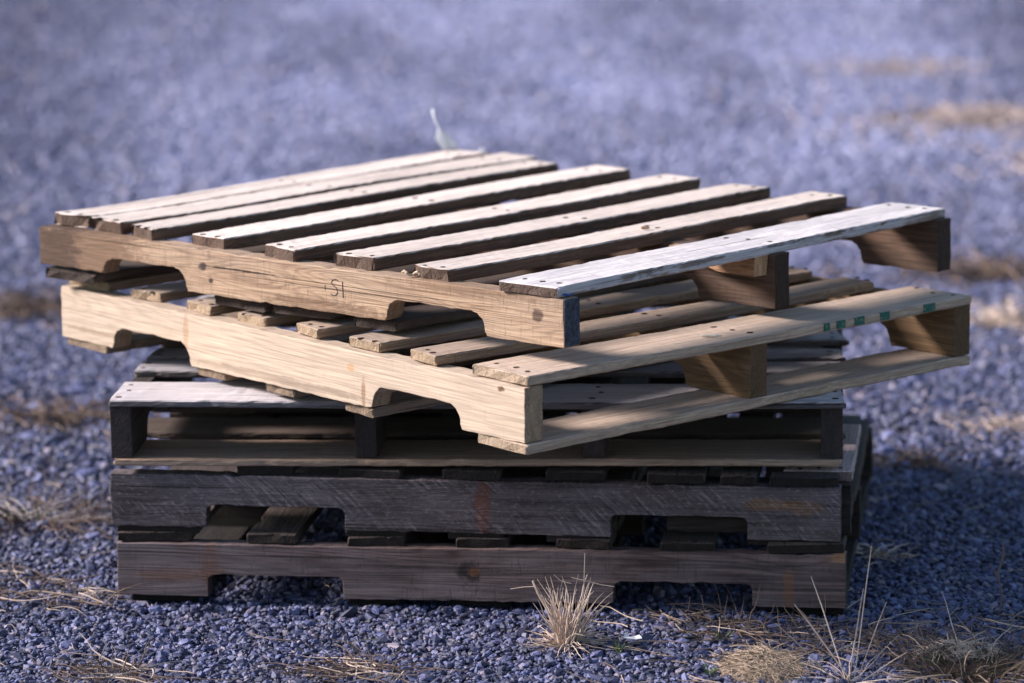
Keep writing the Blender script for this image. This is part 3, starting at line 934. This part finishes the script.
# dark mossy clump bottom right with straw over it
V, F = [], []; V2, F2 = [], []; V3, F3 = [], []; V4, F4 = [], []
mound(V, F, .080, .095, .014)
spray(V2, F2, 320, .10, (.3, 1.45), (.03, .09), .0009, .8, .2)
spray(V3, F3, 60, .07, (.2, 1.2), (.015, .04), .0011, .5, .2)
for k in range(200):
    a = random.uniform(0, 6.28); rr = math.sqrt(random.random())
    x, y = -.01 + .055 * rr * math.cos(a), .05 + .05 * rr * math.sin(a)
    c = curve3((x, y, .032 * (1 - .5 * rr)), (math.cos(a * 3), math.sin(a * 3), .1), random.uniform(.02, .05), .5, 4, .3)
    tube(V4, F4, c, [.0007, .0008, .0008, .0006, .0003], 3)
spray(V4, F4, 14, .08, (.5, 1.3), (.05, .12), .0009, .7, .15)
plant('weed_clump', .715, -.46, 'dark mossy weed clump topped with straw at the bottom right', 'weed clump', [('root_mat', SOIL, V, F), ('stalks', *merge((STRAWD, V2, F2), (MOSS, V3, F3), (STRAW, V4, F4)))])

# dead woody weed at the left
V, F = [], []; V2, F2 = [], []; V3, F3 = [], []
for k in range(26):
    a = random.uniform(-.6, 3.6)
    d = (math.cos(a), math.sin(a) * .5, random.uniform(.05, .7))
    pts = curve3((random.uniform(-.05, .02), random.uniform(-.03, .03), .002), d, random.uniform(.09, .2), .5, 6, .22)
    r_ = random.uniform(.0009, .0019)
    tube(V, F, pts, [r_, r_, r_ * .9, r_ * .8, r_ * .6, r_ * .5, r_ * .3], 5)
    if random.random() < .8:
        c = pts[3]
        tube(V, F, curve3(c, (random.uniform(-1, 1), random.uniform(-.5, .5), random.uniform(.1, 1)), .07, .3, 4, .2), [r_ * .6, r_ * .5, r_ * .4, r_ * .3, r_ * .2], 4)
spray(V2, F2, 150, .11, (.5, 1.5), (.05, .16), .001, .8, .22)
spray(V3, F3, 14, .05, (.2, 1.2), (.02, .05), .0016, .5, .2)
plant('dead_weed', -.87, .62, 'dead woody weed with bleached branches left of the stack', 'weed', [('branches', STRAWG, V, F), ('stalks', *merge((STRAWD, V2, F2), (MOSS, V3, F3)))])

def twig_patch(x, y, label, n=70, rad=.09, L=(.05, .16), up=8, straw=14, rot=1.):
    V, F = [], []; V2, F2 = [], []
    spray(V, F, n, rad, (0, 1), L, .0009, .3, .25, flat=True)
    if up:
        spray(V, F, up, rad * .6, (.2, 1.1), (.04, .09), .001, .5, .2)
    spray(V2, F2, straw, rad * 1.1, (0, 1), L, .0011, .3, .18, flat=True)
    return plant('dry_twigs', x, y, label, 'twigs', [('stalks', *merge((STRAWD, V, F), (STRAW, V2, F2)))], 'patches of dry twigs on the gravel')
twig_patch(-.86, .10, 'patch of tangled dry twigs at the left edge level with the lowest pallet', 60, .12)
twig_patch(-.64, -.47, 'patch of brown twigs in the bottom left corner', 60, .075, up=16)
twig_patch(-.245, -.455, 'brown twigs at the bottom edge left of the grass tuft', 60, .07, up=12)
twig_patch(.345, -.20, 'dark twigs lying right under the lowest pallet at its right front', 80, .11, (.04, .12), up=14, straw=4)
twig_patch(.50, -.30, 'dark twigs in front of the right corner of the lowest pallet', 70, .11, (.04, .13), up=8, straw=4)
twig_patch(.64, -.33, 'thin layer of dry stalks between the tall stems and the weed clump', 55, .10, (.04, .12), up=5, straw=6)
twig_patch(-.74, .02, 'few dry stalks beside the left end of the lowest pallet', 30, .07, (.05, .12), up=0)

# dead upright stalk at the right edge
V, F = [], []
tube(V, F, [(0, 0, 0), (.004, 0, .03), (-.004, 0, .065), (.006, 0, .10), (.003, 0, .125)], [.0014, .0016, .002, .0018, .0010], 5)
tube(V, F, [(-.004, 0, .06), (-.018, 0, .085)], [.001, .0006], 4)
plant('dead_stalk', .80, -.12, 'single dark dead stalk standing upright near the right edge', 'stalk', [('stem', STRAWD, V, F)])

# tufts of dead grass in the yard behind
def far_tuft(x, y, rx, label, mat, n=120, L=(.04, .09), r0=.0016):
    if y > 1: rx, n = rx * 1.35, int(n * 2.2)
    V, F = [], []
    for k in range(n):
        a = random.uniform(0, 6.28); rr = abs(random.gauss(0, .75)) * rx * random.choice((.6, 1, 1.5))
        t = random.uniform(.8, 1.5); b_ = random.uniform(0, 6.28)
        pts = curve3((rr * math.cos(a), rr * .9 * math.sin(a) + .3 * rx * math.sin(9 * rr), .001), (math.cos(b_) * math.sin(t), math.sin(b_) * math.sin(t), math.cos(t)), random.uniform(*L), .6, 4, .15)
        tube(V, F, pts, [r0, r0, r0 * .9, r0 * .7, r0 * .4], 3)
    return plant('dead_grass', x, y, label, 'grass', [('blades', mat, V, F)], 'tufts of dead grass in the yard')
far_tuft(.64, .27, .045, 'small tan tuft beside the right end of the lowest pallet', STRAW, 60, (.02, .05), .0012)
far_tuft(.76, .98, .08, 'brownish low tuft to the right of the dark middle pallet', STRAWD, 120, (.02, .06))
far_tuft(.98, 1.3, .10, 'tan flattened grass at the right edge level with the middle pallets', STRAWP, 150, (.02, .045), .0011)
far_tuft(1.15, 3.05, .13, 'brown grass patch behind the right corner of the top pallet', STRAWD, 170, (.03, .09), .0026)
far_tuft(1.12, 2.45, .13, 'tan grass patch at the right behind the pine pallet', STRAW, 120, (.03, .08), .002)
far_tuft(-1.12, 2.72, .14, 'brown grass patch at the far left behind the top pallet', STRAWD, 180, (.03, .09), .0026)
far_tuft(-.93, 1.5, .11, 'brown grass at the left behind the pine pallet', STRAWD, 140, (.03, .07), .0018)
far_tuft(1.47, 5.72, .26, 'broad tan grass patch far back at the right', STRAWP, 420, (.03, .06), .004)
far_tuft(1.62, 4.75, .16, 'small tan grass patch at the right in front of the broad far one', STRAWP, 200, (.03, .06), .004)
far_tuft(1.30, 7.0, .2, 'thin tan grass patch farthest back at the right', STRAWP, 130, (.03, .05), .003)

# loose straw and green weeds
V, F = [], []
for k in range(420):
    x, y = random.uniform(-1.3, 1.3), random.uniform(-.9, 1.6)
    if random.random() < .45:
        x, y = random.uniform(.15, 1.0), random.uniform(-.75, -.1)
    a = random.uniform(0, 6.28)
    z = float(ground_z(x, y)) + .004
    pts = curve3((x, y, z + .002), (math.cos(a), math.sin(a), .1), random.uniform(.02, .09), .3, 5, .16)
    pts = [(q[0], q[1], max(q[2], z)) for q in pts]
    r_ = random.uniform(.0006, .0013)
    tube(V, F, pts, [r_, r_, r_, r_ * .9, r_ * .7, r_ * .4], 3)
s_ = mesh_obj('straw_litter', V, F, plain('scattered_straw', (.16, .11, .085), (.50, .40, .31), 20, .85, island=.9))
tag(s_, 'loose dry straw scattered over the gravel', 'straw', kind='stuff')
for (x, y, lab) in ((.165, -.335, 'tiny green shoot in the gravel right of the grass tuft'), (.305, -.47, 'tiny green shoot left of the straw mound'), (.335, -.27, 'tiny green shoot among dark twigs at the right front')):
    V, F = [], []
    spray(V, F, 7, .006, (.1, .9), (.012, .026), .0013, .5, .1)
    plant('green_shoot', x, y, lab, 'weed', [('leaves', plain('fresh_green', (.07, .12, .03), (.14, .20, .06), 60, .7), V, F)], 'green shoots in the gravel')

# scrap of white paper
V = [(-.014, 0, .004), (-.010, .006, .013), (-.004, .004, .005), (.004, .008, .004), (.012, .004, .008), (.016, -.003, .004), (.006, -.006, .003), (-.004, -.005, .004)]
V += [(x, y + .0006, z - .0008) for x, y, z in V]
F = [(0, 7, 2), (0, 2, 1), (2, 7, 6), (2, 6, 3), (3, 6, 5), (3, 5, 4)]
F += [tuple(8 + q for q in f)[::-1] for f in F]
ring = [0, 7, 6, 5, 4, 3, 2, 1]
F += [(ring[(k + 1) % 8], ring[k], ring[k] + 8, ring[(k + 1) % 8] + 8) for k in range(8)]
pp = mesh_obj('paper_scrap', V, F, plain('white_paper', (.72, .73, .76), (.82, .83, .85), 60, .8))
pp.location = (.188, -.285, float(ground_z(.188, -.285)) + .003)
tag(pp, 'torn white paper scrap on the gravel right of the grass tuft', 'paper scrap')
